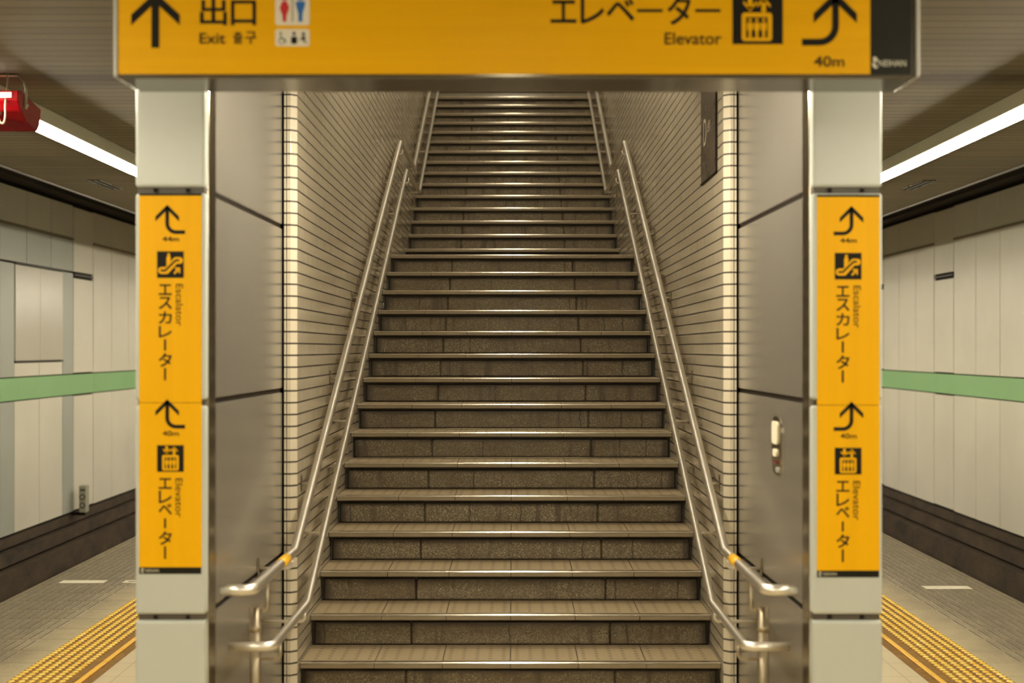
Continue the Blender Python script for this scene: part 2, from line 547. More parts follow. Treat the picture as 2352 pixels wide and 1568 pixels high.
def add_text(bm, s, x0, y0, x1, y1, d, turn=False, bold=0.0):
    """word s fitted into the pixel box at distance d; turn: runs downwards"""
    vs, fs = text_shape(s)
    u0 = min(v[0] for v in vs); u1 = max(v[0] for v in vs); w0 = min(v[1] for v in vs); w1 = max(v[1] for v in vs)
    out = []
    for u, v in vs:
        a = (u - u0) / max(1e-6, u1 - u0); b = (v - w0) / max(1e-6, w1 - w0)
        q = (x0 + b * (x1 - x0), y0 + a * (y1 - y0)) if turn else (x0 + a * (x1 - x0), y1 - b * (y1 - y0))
        out.append(q)
    offs = [(0, 0)] if bold == 0 else [(-bold, -bold), (bold, -bold), (-bold, bold), (bold, bold)]
    for k, (ox, oy) in enumerate(offs):
        vv = [bm.verts.new(px(x + ox, y + oy, d - 0.0001 * k)) for x, y in out]
        for f in fs:
            try: bm.faces.new([vv[i] for i in f])
            except ValueError: pass


def flat(name, mat, parent, d, shapes, t=0.0012):
    bm = bmesh.new()
    for s in shapes: add_plate(bm, s, d, t)
    return obj(name, bm, mat, parent)


def word(name, mat, parent, d, items):
    bm = bmesh.new()
    for it in items: add_text(bm, *it[:5], d, *it[5:])
    # give the letters a little body
    g = bmesh.ops.extrude_face_region(bm, geom=bm.faces[:])
    for e in g['geom']:
        if isinstance(e, bmesh.types.BMVert): e.co.y -= 0.0006
    return obj(name, bm, mat, parent)


def hook_arrow(cx, top, sc, side):
    """arrow that points up with a tail swept to one side; sc scales, side +1 tail to the right"""
    def q(x, y): return (cx + side * x * sc, top + y * sc)
    tail = [(0, 4), (0, 43)] + [(20 - 20 * math.cos(math.radians(a)), 43 + 20 * math.sin(math.radians(a))) for a in range(10, 91, 10)] + [(41, 63)]
    return [[q(*p) for p in ((-27, 27), (0, 0), (27, 27), (27, 38), (0, 11.5), (-27, 38))],
            [q(x, y) for x, y in stroke(tail, 8.5)]]


# ------------------------------------------------------------------ the setting
PE = 3.29      # platform edge
TW = 6.50      # track wall
ZC = 2.907     # platform ceiling
SW = 0.9925    # half width of the stairs
Y0, Y1 = -18.0, 42.0

bm = bmesh.new(); add_box(bm, -2.05, 2.05, Y0, Y1, -0.30, 0.0)
struct('floor', bm, M['floor'])
for sd, nm in ((-1, 'left'), (1, 'right')):
    bm = bmesh.new(); a, b = sorted((sd * 2.05, sd * PE))
    add_box(bm, a, b, Y0, Y1, -0.30, 0.0)
    struct('floor_' + nm, bm, M['edge'])
    # track bed, side of the platform and stepped footing of the track wall
    bm = bmesh.new()
    prof = [(PE - 0.12, -0.30), (PE - 0.12, -1.75), (TW + 0.4, -1.75), (TW + 0.4, -0.775), (TW + 0.10, -0.775), (TW + 0.10, -0.80), (TW, -0.802), (TW, -0.925),
            (TW + 0.08, -0.93), (TW + 0.08, -0.965), (TW - 0.07, -0.968), (TW - 0.07, -1.13), (TW + 0.03, -1.135), (TW + 0.03, -1.175), (TW - 0.17, -1.18), (TW - 0.17, -1.50), (TW - 0.62, -1.52), (TW - 0.62, -1.64), (PE + 0.1, -1.64), (PE + 0.1, -0.30)]
    add_extrude(bm, [(sd * x, z) for x, z in prof], 'y', Y0, Y1)
    struct('floor_trackbed_' + nm, bm, M['concrete'])

# ceiling with the stair opening left free
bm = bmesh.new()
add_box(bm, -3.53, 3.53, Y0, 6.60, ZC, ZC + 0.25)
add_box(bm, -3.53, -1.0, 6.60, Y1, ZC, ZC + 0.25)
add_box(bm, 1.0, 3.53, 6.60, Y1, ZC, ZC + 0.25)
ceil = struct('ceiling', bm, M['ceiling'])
for sd, nm in ((-1, 'left'), (1, 'right')):
    bm = bmesh.new(); a, b = sorted((sd * 3.53, sd * 3.55))
    add_box(bm, a, b, Y0, Y1, ZC - 0.012, ZC + 0.26)
    y = 6.0
    o = struct('trim_' + ('1' if sd < 0 else '2'), bm, M['clip'])
    # tunnel roof above the tracks
    bm = bmesh.new(); a, b = sorted((sd * 3.5, sd * (TW + 0.4)))
    add_box(bm, a, b, Y0, Y1, 4.5, 4.8)
    struct('ceiling_tunnel_' + nm, bm, M['tunnel'])
    bm = bmesh.new(); a, b = sorted((sd * (TW - 0.22), sd * (TW + 0.05)))
    add_box(bm, a, b, Y0, Y1, 3.80, 4.5)
    struct('trim_duct_' + nm, bm, M['tunnel'])


def cladding(bm, sd, y0, y1, z0, z1, proud=0.0, gap=0.014):
    a, b = sorted((sd * (TW - proud), sd * (TW + 0.04)))
    add_box(bm, a, b, y0 + gap, y1 - gap, z0 + gap, z1 - gap, 0.004, 1)


ZB, ZT = -0.775, 3.75
STR0, STR1 = 0.955, 1.255
for sd, nm in ((-1, 'left'), (1, 'right')):
    bm = bmesh.new(); a, b = sorted((sd * (TW + 0.03), sd * (TW + 0.35)))
    add_box(bm, a, b, Y0, Y1, ZB, 4.5)
    wall = struct('wall_' + nm, bm, M['dark'])
    cr = bmesh.new(); gg = bmesh.new()
    y = Y0
    while y < Y1 - 0.5:
        k = int(round(y))
        ph = (k - 18) % 4          # three panels then a pier
        bay = (k - 18) // 4
        for (z0, z1) in ((ZB, STR0), (STR1, ZT)):
            if ph == 3:
                if z0 > 0:
                    cladding(cr, sd, k, k + 1, z0, 2.70, gap=0.022); cladding(cr, sd, k, k + 1, 2.755, z1, gap=0.022)
                else:
                    cladding(cr, sd, k, k + 1, z0, z1, gap=0.022)
            elif sd < 0 and bay == 0:
                # the bay with the grey green surround
                lo, hi = k, k + 1
                ys = [(lo, hi, True)]
                if ph == 0: ys = [(18, 18.53, False), (18.53, 19.0, True)]
                if ph == 2: ys = [(20, 20.5, True), (20.5, 21, False)]
                if ph == 0: ys = [(18, 18.53, False), (18.53, 19.5, True)]
                if ph == 1: ys = []
                if ph == 2: ys = [(19.5, 20.5, True), (20.5, 21, False)]
                for q0, q1, mid in ys:
                    if z0 < 0:
                        cladding(cr if mid else gg, sd, q0, q1, z0, z1, gap=0.011)
                    elif mid:
                        cladding(cr, sd, q0, q1, z0, 1.455, gap=0.011)
                    else:
                        cladding(gg, sd, q0, q1, z0, 2.755, gap=0.010)
                if z0 > 0:
                    cladding(gg, sd, k, k + 1, 2.76, 3.245, gap=0.012)
                    cladding(cr, sd, k, k + 1, 3.258, z1, gap=0.011)
            else:
                g = 0.011
                if z0 > 0:
                    cladding(cr, sd, k, k + 1, z0, 3.245, gap=g); cladding(cr, sd, k, k + 1, 3.258, z1, gap=g)
                else:
                    cladding(cr, sd, k, k + 1, z0, z1, gap=g)
        y += 1
    obj('cladding', cr, M['cream'], wall)
    if sd < 0: obj('surround', gg, M['grey_green'], wall)
    else: gg.free()
    bm = bmesh.new(); a, b = sorted((sd * (TW - 0.004), sd * (TW + 0.035)))
    yy = Y0
    while yy < Y1:
        add_box(bm, a, b, yy + 0.002, yy + 3.998, STR0 + 0.004, STR1 - 0.004, 0.003, 1); yy += 4
    obj('stripe', bm, M['green'], wall)
    bm = bmesh.new()
    for bay in range(-9, 6):
        k = 21 + 4 * bay
        a, b = sorted((sd * (TW - 0.012), sd * (TW + 0.03)))
        add_box(bm, a, b, k + 0.03, k + 0.97, 2.715, 2.742, 0.003, 1)
    obj('ledge', bm, M['clip'], wall)
    bm = bmesh.new()
    for bay in range(-9, 6):
        k = 18 + 4 * bay
        a, b = sorted((sd * (TW - 0.014), sd * (TW + 0.03)))
        add_box(bm, a, b, k + 0.01, k + 2.99, 3.236, 3.268, 0.003, 1)
    obj('ledge', bm, M['lip'], wall)

# the blank glossy board in the left track wall
bd = thing('blank_panel_board', 'blank glossy cream two-leaf board set in grey surround above the green stripe', 'board', (-TW, 19.515, 1.46))
for k in range(2):
    bm = bmesh.new(); add_box(bm, -TW - 0.03, -TW + 0.012, 18.545 + 0.975 * k, 19.505 + 0.975 * k, 1.475, 2.735, 0.004, 1)
    obj('leaf', bm, M['cream_gloss'], bd)
bm = bmesh.new(); add_box(bm, -TW - 0.03, -TW + 0.022, 18.53, 20.5, 1.455, 1.468); obj('ledge', bm, M['clip'], bd)
bm = bmesh.new(); add_box(bm, -TW - 0.03, -TW + 0.026, 18.53, 20.5, 2.742, 2.758); obj('ledge', bm, M['clip'], bd)

# end walls far behind the viewer and far down the platform
for nm, y in (('back', Y0 - 0.3), ('front', Y1)):
    bm = bmesh.new(); add_box(bm, -TW - 0.4, TW + 0.4, y, y + 0.3, -1.75, 4.8)
    struct('wall_' + nm, bm, M['cream'] if nm == 'back' else M['tunnel'])

# ------------------------------------------------------------------ stair enclosure
YS = 6.60           # where the tiled walls begin
YT = 21.0
for sd, nm in ((-1, 'left'), (1, 'right')):
    bm = bmesh.new(); a, b = sorted((sd * SW, sd * (SW + 0.04)))
    add_box(bm, a, b, YS + 0.03, YT, 0.0, 9.0)
    ws = struct('wall_stair_' + nm, bm, M['tile'])
    # rounded corner tiles at the mouth of the stairs
    prof = [(SW, YS + 0.0305), (SW, YS + 0.0285), (SW + 0.0015, YS + 0.025), (SW + 0.025, YS + 0.0015), (SW + 0.0285, YS)]
    prof += [(SW + 0.044, YS), (SW + 0.044, YS + 0.0305)]
    bm = bmesh.new(); add_extrude(bm, [(sd * x, y) for x, y in prof], 'z', 0.0, ZC, False)
    obj('corner_tile', bm, M['corner'], ws)
    bm = bmesh.new(); a, b = sorted((sd * (SW + 0.0475), sd * (SW + 0.0575)))
    add_box(bm, a, b, YS + 0.002, YS + 0.04, 0.0, ZC)
    obj('edge_tile', bm, M['corner'], ws)
    # outer face of the enclosure towards the tracks
    bm = bmesh.new(); a, b = sorted((sd * (SW + 0.045), sd * 1.315))
    add_box(bm, a, b, YS + 0.045, YT, 0.0, ZC - 0.001)
    add_box(bm, min(sd * 1.10, sd * 1.315), max(sd * 1.10, sd * 1.315), 5.24, YS + 0.045, 0.0, ZC - 0.001)
    struct('wall_enclosure_' + nm, bm, M['dark'])
    bm = bmesh.new(); a, b = sorted((sd * 1.316, sd * 1.327))
    yy = 5.26
    while yy < YT - 1:
        for z0, z1 in ((0.02, 0.672), (0.692, 1.434), (1.454, 2.19), (2.21, ZC - 0.005)):
            add_box(bm, a, b, yy + 0.008, yy + 0.992, z0, z1, 0.003, 1)
        yy += 1.0
    o = struct('trim_outer_' + nm, bm, M['col'])

# sloping ceiling over the stairs and wall at the top
bm = bmesh.new()
add_extrude(bm, [(6.601, ZC), (YT, ZC + (YT - 6.6) * 0.46), (YT, ZC + (YT - 6.6) * 0.46 + 0.2), (6.601, ZC + 0.2)], 'x', -SW + 0.0, SW - 0.0)
struct('ceiling_stair', bm, M['cream'])
bm = bmesh.new(); add_box(bm, -SW, SW, YT, YT + 0.2, 4.0, 9.2)
struct('wall_stair_top', bm, M['tile'])

# ------------------------------------------------------------------ satin steel panels in the jambs
def jamb(sd):
    lab = 'satin steel wall panelling between %s column and tiled stair wall' % ('left' if sd < 0 else 'right')
    t = thing('steel_panelling', lab + (', with a flush lock' if sd > 0 else ', without a lock'), 'wall panelling', (sd * 1.09, 5.9, 0), 'steel panelling beside the stairs')
    zs = [(0.004, 0.672), (0.692, 1.434), (1.454, 2.192), (2.212, ZC - 0.003)]
    for z0, z1 in zs:
        bm = bmesh.new()
        prof = [(sd * 1.080, 5.235), (sd * 1.058, YS - 0.004), (sd * 1.094, YS - 0.004), (sd * 1.098, 5.235)]
        add_extrude(bm, prof, 'z', z0, z1)
        bmesh.ops.bevel(bm, geom=bm.edges[:], offset=0.003, segments=2, affect='EDGES')
        obj('panel', bm, M['panel_steel'], t)
    bm = bmesh.new()
    add_extrude(bm, [(sd * 1.088, 5.236), (sd * 1.066, YS - 0.005), (sd * 1.097, YS - 0.005), (sd * 1.0985, 5.236)], 'z', 0.0, ZC - 0.002)
    obj('backing', bm, M['dark'], t)
    bm = bmesh.new(); a, b = sorted((sd * 1.0785, sd * 1.098)); add_box(bm, a, b, 5.112, 5.228, 0.002, ZC - 0.002, 0.005, 2)
    obj('corner_trim', bm, M['trim_steel'], t)
    return t


jambs = {sd: jamb(sd) for sd in (-1, 1)}

# flush lock in the right panelling
lk = thing('flush_lock', 'slim upright flush lock handle on the right steel panel', 'lock', (1.07, 5.69, 1.15))
def lock_x(y): return 1.080 - 0.022 * (y - 5.235) / (YS - 0.004 - 5.235)
def lock_plate(name, y0, y1, z0, z1, t, mat, r=0.02):
    bm = bmesh.new()
    pts = [(a, b) for a, b in rrect(y0, z0, y1, z1, min(r, (y1 - y0) * 0.49, (z1 - z0) * 0.49))]
    r0 = [bm.verts.new((lock_x(a), a, b)) for a, b in pts]; r1 = [bm.verts.new((lock_x(a) - t, a, b)) for a, b in pts]
    n = len(pts)
    for k in range(n): bm.faces.new((r0[k], r0[(k + 1) % n], r1[(k + 1) % n], r1[k]))
    bm.faces.new(r0); bm.faces.new(r1)
    return obj(name, bm, mat, lk)
lock_plate('bezel', 5.60, 5.78, 1.135, 1.365, 0.006, M['trim_steel'], 0.06)
lock_plate('lever', 5.645, 5.755, 1.255, 1.345, 0.012, M['batten'])
lock_plate('keyhole_cover', 5.665, 5.735, 1.205, 1.235, 0.012, M['batten'])
lock_plate('red_indicator', 5.665, 5.72, 1.178, 1.187, 0.011, M['red'])
lock_plate('thumb_turn', 5.62, 5.68, 1.145, 1.165, 0.012, M['silver'])

# ------------------------------------------------------------------ columns
ZJ = (0.0, 0.682, 1.444, 2.199, ZC)
for sd in (-1, 1):
    side = 'left' if sd < 0 else 'right'
    t = thing('column', 'square pale enamelled column carrying yellow signs, %s of the stair mouth' % side, 'column', (sd * 1.202, 5.15, 0), 'columns flanking the stairs')
    bm = bmesh.new(); add_box(bm, min(sd * 1.085, sd * 1.319), max(sd * 1.085, sd * 1.319), 5.064, 5.225, 0.0, ZC - 0.001)
    obj('core', bm, M['clip'], t)
    for k in range(4):
        bm = bmesh.new()
        add_box(bm, min(sd * 1.077, sd * 1.327), max(sd * 1.077, sd * 1.327), 5.05, 5.105, ZJ[k] + 0.0095 * (k > 0) + 0.001, ZJ[k + 1] - 0.0095 * (k < 3) - 0.001, 0.012, 4)
        for f in bm.faces: f.smooth = False
        obj('panel', bm, M['col'], t)
    for k in (1, 2, 3):
        for fx in (0.26, 0.72):
            bm = bmesh.new()
            xx = sd * 1.077 + sd * 0.25 * fx
            add_box(bm, xx - 0.006, xx + 0.006, 5.056, 5.066, ZJ[k] - 0.007, ZJ[k] + 0.007)
            obj('joint_clip', bm, M['dark'], t)

# ------------------------------------------------------------------ yellow signs on the columns
def escalator_picto(x, y, s):
    """yellow escalator drawn in a square of side s whose upper left corner is x, y"""
    k = s / 61.0
    def q(p): return [(x + a * k, y + b * k) for a, b in p]
    band_pts = [(9.5, 44), (20, 44), (44, 20), (52, 20)]
    loop = [(5 + 0, 38)]
    outer = [(10, 36), (20, 35.5), (22, 33.5), (38, 15.5), (41, 13.5), (52, 13.5)] + arc(52, 21, 7.5, -90, 90, 8) + [(45.5, 28.5), (27.5, 48.5), (23.5, 52), (10, 52)] + arc(10, 44, 8, 90, 270, 8)
    inner = stroke([(8, 44), (18.5, 44), (43, 20.5), (51, 20.5)], 4.5)
    person = [(21.5, 13), (24, 10.5), (29.5, 10.5), (31, 14), (31, 20), (28.5, 28), (24, 32.5), (21.5, 34)]
    arrow = stroke([(39, 51), (50, 40)], 4.5)
    head = [(41, 37), (53, 37), (53, 50), (49.2, 50), (49.2, 41), (41, 41)]
    return [q(outer), q(person), q(disc(26.5, 7.3, 3.2))], [q(inner)], [q(arrow), q(head)]


def elevator_picto(x, y, s):
    k = s / 61.0
    def q(p): return [(x + a * k, y + b * k) for a, b in p]
    car = rrect(11.5, 22.5, 49.5, 58, 4)
    win = rect(17, 28, 44, 53.5)
    up = [stroke([(39, 22), (39, 6)], 5.5), [(30.5, 12.5), (39, 2.5), (47.5, 12.5), (47.5, 16), (39, 8.5), (30.5, 16)]]
    dn = [stroke([(22, 2), (22, 18)], 5.5), [(13.5, 11), (22, 21), (30.5, 11), (30.5, 7.5), (22, 15), (13.5, 7.5)]]
    people = []
    for cx in (22, 30.5, 39):
        people += [disc(cx, 31.5, 2.1, 10), [(cx - 3.9, 36.5), (cx - 2.5, 34.6), (cx + 2.5, 34.6), (cx + 3.9, 36.5), (cx + 3.6, 43), (cx + 2.0, 45), (cx + 1.6, 53.6), (cx - 1.6, 53.6), (cx - 2.0, 45), (cx - 3.6, 43)]]
    return [q(car)], [q(win)], [q(a) for a in up + dn + people]


DS = 5.0485
KANA_E = [('エ', 653, 677), ('ス', 682, 709), ('カ', 715.5, 742.6), ('レ', 749, 774.5), ('|', 779, 805), ('タ', 811, 841.5), ('|', 845, 873)]
KANA_V = [('エ', 1098, 1122), ('レ', 1127, 1155), ('ベ', 1157, 1181), ('|', 1190, 1213), ('タ', 1220, 1250), ('|', 1254, 1283)]


def column_sign(sd, upper):
    left = sd < 0
    ox = 0.0 if left else 1556.5
    def Y(y): return y if left else y + 3.0 + (y - 470) * 0.0055
    xl, xr = 320 + ox, 463.5 + ox
    side = 'left' if left else 'right'
    if upper:
        t = thing('escalator_sign', 'yellow upright escalator sign reading 44m, upper sign on the %s column' % side, 'sign', px((xl + xr) / 2, Y(924), 5.05), 'yellow signs on the columns')
        y0, y1 = Y(449), Y(924)
    else:
        t = thing('elevator_sign', 'yellow upright elevator sign reading 40m, lower sign on the %s column' % side, 'sign', px((xl + xr) / 2, Y(1317), 5.05), 'yellow signs on the columns')
        y0, y1 = Y(925.2), Y(1302)
    flat('face', M['yellow'], t, 5.0505, [rect(xl, y0, xr, y1)], 0.002)
    if upper:
        flat('top_bar', M['ink'], t, 5.0505, [rect(xl, Y(444.5), xr, Y(449))], 0.004)
    dy = 0 if upper else 446.5
    flat('arrow', M['ink'], t, DS, hook_arrow((384.2 if left else 399.3) + ox, Y(470 + dy), 1.0, 1 if left else -1))
    word('distance_lettering', M['ink'], t, DS - 0.0006, [('44m' if upper else '40m', 373.5 + ox, Y(543 + dy), 411 + ox, Y(554 + dy), False, 0.2)])
    bx, by, s = 361 + ox, (Y(577) if upper else Y(1022)), 61
    pg = flat('pictogram', M['ink'], t, DS, [rect(bx, by, bx + s, by + s)])
    if upper:
        a, b, c = escalator_picto(bx, by, s)
        f = flat('symbol', M['yellow'], None, DS - 0.0013, a + c, 0.0008); put(f, pg)
        f = flat('symbol_inset', M['ink'], None, DS - 0.0022, b, 0.0006); put(f, pg)
    else:
        a, b, c = elevator_picto(bx, by, s)
        f = flat('symbol', M['yellow'], None, DS - 0.0013, a, 0.0006); put(f, pg)
        f = flat('symbol_inset', M['ink'], None, DS - 0.0020, b, 0.0006); put(f, pg)
        f = flat('symbol', M['yellow'], None, DS - 0.0027, c, 0.0006); put(f, pg)
    bm = bmesh.new()
    for ch, ya, yb in (KANA_E if upper else KANA_V):
        if ch == '|': add_plate(bm, rect(377 + ox, Y(ya), 381.5 + ox, Y(yb)), DS, 0.0008)
        else: add_text(bm, ch, 365 + ox, Y(ya), 394 + ox, Y(yb), DS - 0.0006, False, 0.5)
    obj('kana_lettering', bm, M['ink'], t)
    if upper: word('english_lettering', M['ink'], t, DS - 0.0006, [('Escalator', 404 + ox, Y(652), 420 + ox, Y(748), 'turn')])
    else: word('english_lettering', M['ink'], t, DS - 0.0006, [('Elevator', 403 + ox, Y(1098), 419 + ox, Y(1187), 'turn')])
    if not upper:
        fb = flat('maker_bar', M['ink'], t, 5.0505, [rect(xl, Y(1302), xr - 1, Y(1317.5))], 0.002)
        bm = bmesh.new()
        add_text(bm, 'NEIHAN', 334 + ox, Y(1306.5), 365 + ox, Y(1313.5), 5.0480)
        for sh in maker_mark(323.5 + ox, Y(1304.5), 8, 11): add_plate(bm, sh, 5.0483, 0.0004)
        o = obj('maker_logo', bm, M['logo'], None); put(o, fb)
    return t


def maker_mark(x, y, w_, h_):
    def q(p): return [(x + a * w_, y + b * h_) for a, b in p]
    return [q([(0.1, 0.05), (0.55, 0.0), (0.95, 0.3), (0.6, 0.48), (0.2, 0.42)]), q([(0.0, 0.5), (0.45, 0.55), (0.6, 0.75), (0.95, 0.98), (0.4, 1.0), (0.05, 0.8)])]


for sd in (-1, 1):
    for up in (True, False): column_sign(sd, up)

# ------------------------------------------------------------------ overhead sign
DN = 4.36
sgn = thing('overhead_sign', 'long yellow overhead sign reading Exit and Elevator hung above the stair mouth', 'sign', (0.02, 4.48, ZC))
A = px(262, 180, DN); B = px(2112, 180, DN)
bm = bmesh.new(); add_box(bm, A.x + 0.012, B.x - 0.012, DN, 4.597, A.z, 2.862, 0.006, 2)
obj('housing', bm, M['housing'], sgn)
for xx in (A.x, B.x - 0.0118):
    bm = bmesh.new(); add_box(bm, xx, xx + 0.0118, DN - 0.006, 4.56, A.z + 0.004, 2.86, 0.003, 2); obj('end_cap', bm, M['silver'], sgn)
for hx in (-0.75, 0.75):
    bm = bmesh.new(); add_box(bm, hx - 0.04, hx + 0.04, 4.44, 4.52, 2.8625, ZC + 0.001); obj('hanger', bm, M['clip'], sgn)
DF = DN + 0.0005
face = flat('face', M['yellow_over'], sgn, DF, [rect(272.5, -52, 1998, 170.5)], 0.004)
dpan = flat('dark_end_panel', M['sign_dark'], sgn, DF, [rect(1999, -52, 2092, 172)], 0.003)
bm = bmesh.new(); add_text(bm, 'NEIHAN', 2018, 138, 2081, 152, DN - 0.0035)
for sh in maker_mark(2003.5, 130, 14, 27): add_plate(bm, sh, DN - 0.003, 0.0005)
o = obj('maker_logo', bm, M['logo'], None); put(o, dpan)
DT = DN - 0.0037
flat('arrow', M['ink'], sgn, DT, [[(301.5, 34), (357, -18), (413, 34), (413, 58), (366, 14), (366, 110), (348, 110), (348, 14), (301.5, 58)]])
word('kanji_lettering', M['ink'], sgn, DT - 0.0006, [('出', 460.5, -5, 520, 57, False, 1.2), ('口', 531.5, 2, 587, 57, False, 1.2)])
word('exit_lettering', M['ink'], sgn, DT - 0.0006, [('Exit', 459, 76, 517, 100, False, 0.4)])
word('hangul_lettering', M['ink'], sgn, DT - 0.0006, [('출', 536, 73, 557, 100, False, 0.4), ('구', 564, 73, 588, 100, False, 0.6)])
tp = flat('toilet_panel', M['white'], sgn, DT, [rrect(632.5, -24, 711, 58, 6)])
def woman(cx, y):
    return [disc(cx, y, 6.5), [(cx - 5, y + 8), (cx + 5, y + 8), (cx + 11, y + 22), (cx + 9, y + 30), (cx + 5, y + 40), (cx + 4, y + 55), (cx - 4, y + 55), (cx - 5, y + 40), (cx - 9, y + 30), (cx - 11, y + 22)]]
def man(cx, y):
    return [disc(cx, y, 6.5), [(cx - 10, y + 8), (cx + 10, y + 8), (cx + 11, y + 14), (cx + 8, y + 26), (cx + 5, y + 36), (cx + 4.5, y + 55), (cx - 4.5, y + 55), (cx - 5, y + 36), (cx - 8, y + 26), (cx - 11, y + 14)]]
o = flat('woman_symbol', M['red_ink'], None, DT - 0.0013, woman(653.5, -5), 0.0006); put(o, tp)
o = flat('man_symbol', M['blue_ink'], None, DT - 0.0013, man(690, -5), 0.0006); put(o, tp)
o = flat('divider', M['grey_ink'], None, DT - 0.0013, [rect(670, -16, 674, 50)], 0.0006); put(o, tp)
ap = flat('access_panel', M['white'], sgn, DT, [rrect(632.5, 67, 711, 106, 5)])
ring = arc(647, 94, 6.5, -60, 250, 16)
wheel = [stroke(ring, 1.8), disc(645, 76, 2.6), stroke([(645, 79), (646, 89), (653, 89), (657, 98)], 2.6)]
osto = [disc(675.5, 77, 4), [(669, 84), (682, 84), (683, 97), (680, 101), (671, 101), (668, 97)]]
baby = [disc(697, 78, 4), [(692, 84), (701, 83), (702, 92), (696, 94)], stroke([(688, 92), (694, 88), (699, 97), (706, 97)], 2.4)]
o = flat('access_symbol', M['ink'], None, DT - 0.0013, wheel + osto + baby, 0.0006); put(o, ap)
KW = [('エ', 1265.5, 1, 1323, 52), ('レ', 1334, -5, 1387, 54), ('ベ', 1394, -2, 1456, 47), ('ー', 1463, 21, 1522, 28), ('タ', 1534, -12, 1586, 56), ('ー', 1597, 21, 1655, 28)]
bm = bmesh.new()
for ch, a, b, c, d_ in KW:
    if ch == 'ー': add_plate(bm, rect(a, b, c, d_), DT, 0.0008)
    else: add_text(bm, ch, a, b, c, d_, DT - 0.0006, False, 0.9)
obj('kana_lettering', bm, M['ink'], sgn)
word('elevator_lettering', M['ink'], sgn, DT - 0.0006, [('Elevator', 1527, 75, 1657, 102, False, 0.3)])
pg = flat('elevator_pictogram', M['ink'], sgn, DT, [rect(1682.5, -16, 1798, 101.5)])
a_, b_, c_ = elevator_picto(1682.5, -12, 112)
o = flat('symbol', M['yellow_over'], None, DT - 0.0013, a_, 0.0006); put(o, pg)
o = flat('symbol_inset', M['ink'], None, DT - 0.0020, b_, 0.0006); put(o, pg)
o = flat('symbol', M['yellow_over'], None, DT - 0.0027, c_, 0.0006); put(o, pg)
sh = [[(1869, 31), (1919, -18), (1968, 31), (1968, 53), (1919, 5), (1869, 53)],
      stroke([(1919, -8), (1919, 60)] + [(1919 - 37 + 37 * math.cos(math.radians(a)), 60 + 37 * math.sin(math.radians(a))) for a in range(10, 91, 10)] + [(1842, 97)], 15.5)]
flat('curved_arrow', M['ink'], sgn, DT, sh)
word('distance_lettering', M['ink'], sgn, DT - 0.0006, [('40m', 1870, 129, 1939, 153, False, 0.3)])

# ------------------------------------------------------------------ staircase
R, T1, T2 = 0.16, 0.349, 0.3353
YF, YU = 6.692, 13.17
st = thing('staircase', 'long stone staircase in two flights with pale tiled nosings between tiled walls', 'staircase', (0, YF, 0))


def step_meshes(T, back, grey=False):
    """riser, tread and nosing of one step; origin in the middle of the nosing's top edge"""
    W = SW - 0.003
    rb = bmesh.new()
    for x0, x1 in ((-W + 0.014, -0.498), (-0.492, 0.492), (0.498, W - 0.014)):
        add_box(rb, x0, x1, 0.042, 0.08, -R + 0.003, -0.044, 0.009, 3)
    add_box(rb, -W, W, 0.066, 0.095, -R + 0.001, -0.030)
    tb = bmesh.new(); add_box(tb, -W, W, 0.0345, back, -0.002, 0.0); add_box(tb, -W, W, 0.046, back, -0.028, -0.0021)
    nb = bmesh.new()
    # stainless strip rounded over the edge of the tile, and the tile's own face below it
    prof = [(0.034, 0.0012), (0.008, 0.0012)]
    for k in range(1, 7):
        t = math.radians(80 * k / 6); prof.append((0.008 - 0.008 * math.sin(t), 0.0012 - 0.008 + 0.008 * math.cos(t)))
    prof += [(0.003, -0.0070), (0.009, -0.003), (0.034, -0.002)]
    fprof = [(0.0455, -0.0021), (0.009, -0.0031), (0.0025, -0.0076), (0.0010, -0.0086), (0.0010, -0.026), (0.004, -0.029), (0.0455, -0.029)]
    fb = bmesh.new()
    xs = [-W, -0.64, -0.32, 0.0, 0.32, 0.64, W]
    for a, b in zip(xs[:-1], xs[1:]):
        add_extrude(nb, prof, 'x', a + (0.0009 if a > -0.9 else 0), b - (0.0009 if b < 0.9 else 0))
        add_extrude(fb, fprof, 'x', a + (0.0009 if a > -0.9 else 0), b - (0.0009 if b < 0.9 else 0))
    out = []
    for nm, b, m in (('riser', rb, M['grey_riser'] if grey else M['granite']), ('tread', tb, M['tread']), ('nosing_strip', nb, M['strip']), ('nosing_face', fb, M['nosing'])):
        bmesh.ops.recalc_face_normals(b, faces=b.faces[:])
        me = bpy.data.meshes.new(nm); b.to_mesh(me); b.free(); me.materials.append(m); out.append(me)
    return out


lower = step_meshes(T1, T1 + 0.05)
upper = step_meshes(T2, T2 + 0.05)
landing = step_meshes(YU - (YF + 14 * T1), YU - (YF + 14 * T1) + 0.05)
top = step_meshes(2.4, 2.6, True)
for k in range(31):
    if k < 15: y, meshes = YF + T1 * k, (landing if k == 14 else lower)
    else: y, meshes = YU + T2 * (k - 15), (top if k == 30 else upper)
    z = R * (k + 1)
    step = None
    for me in meshes:
        o = bpy.data.objects.new('step' if step is None else me.name.split('.')[0], me); C.objects.link(o)
        o.location = (0, y, z) if step is None else (0, 0, 0)
        o.parent = st if step is None else step
        if step is None:
            o.matrix_parent_inverse = Matrix.Translation(-Vector(st.location)); step = o

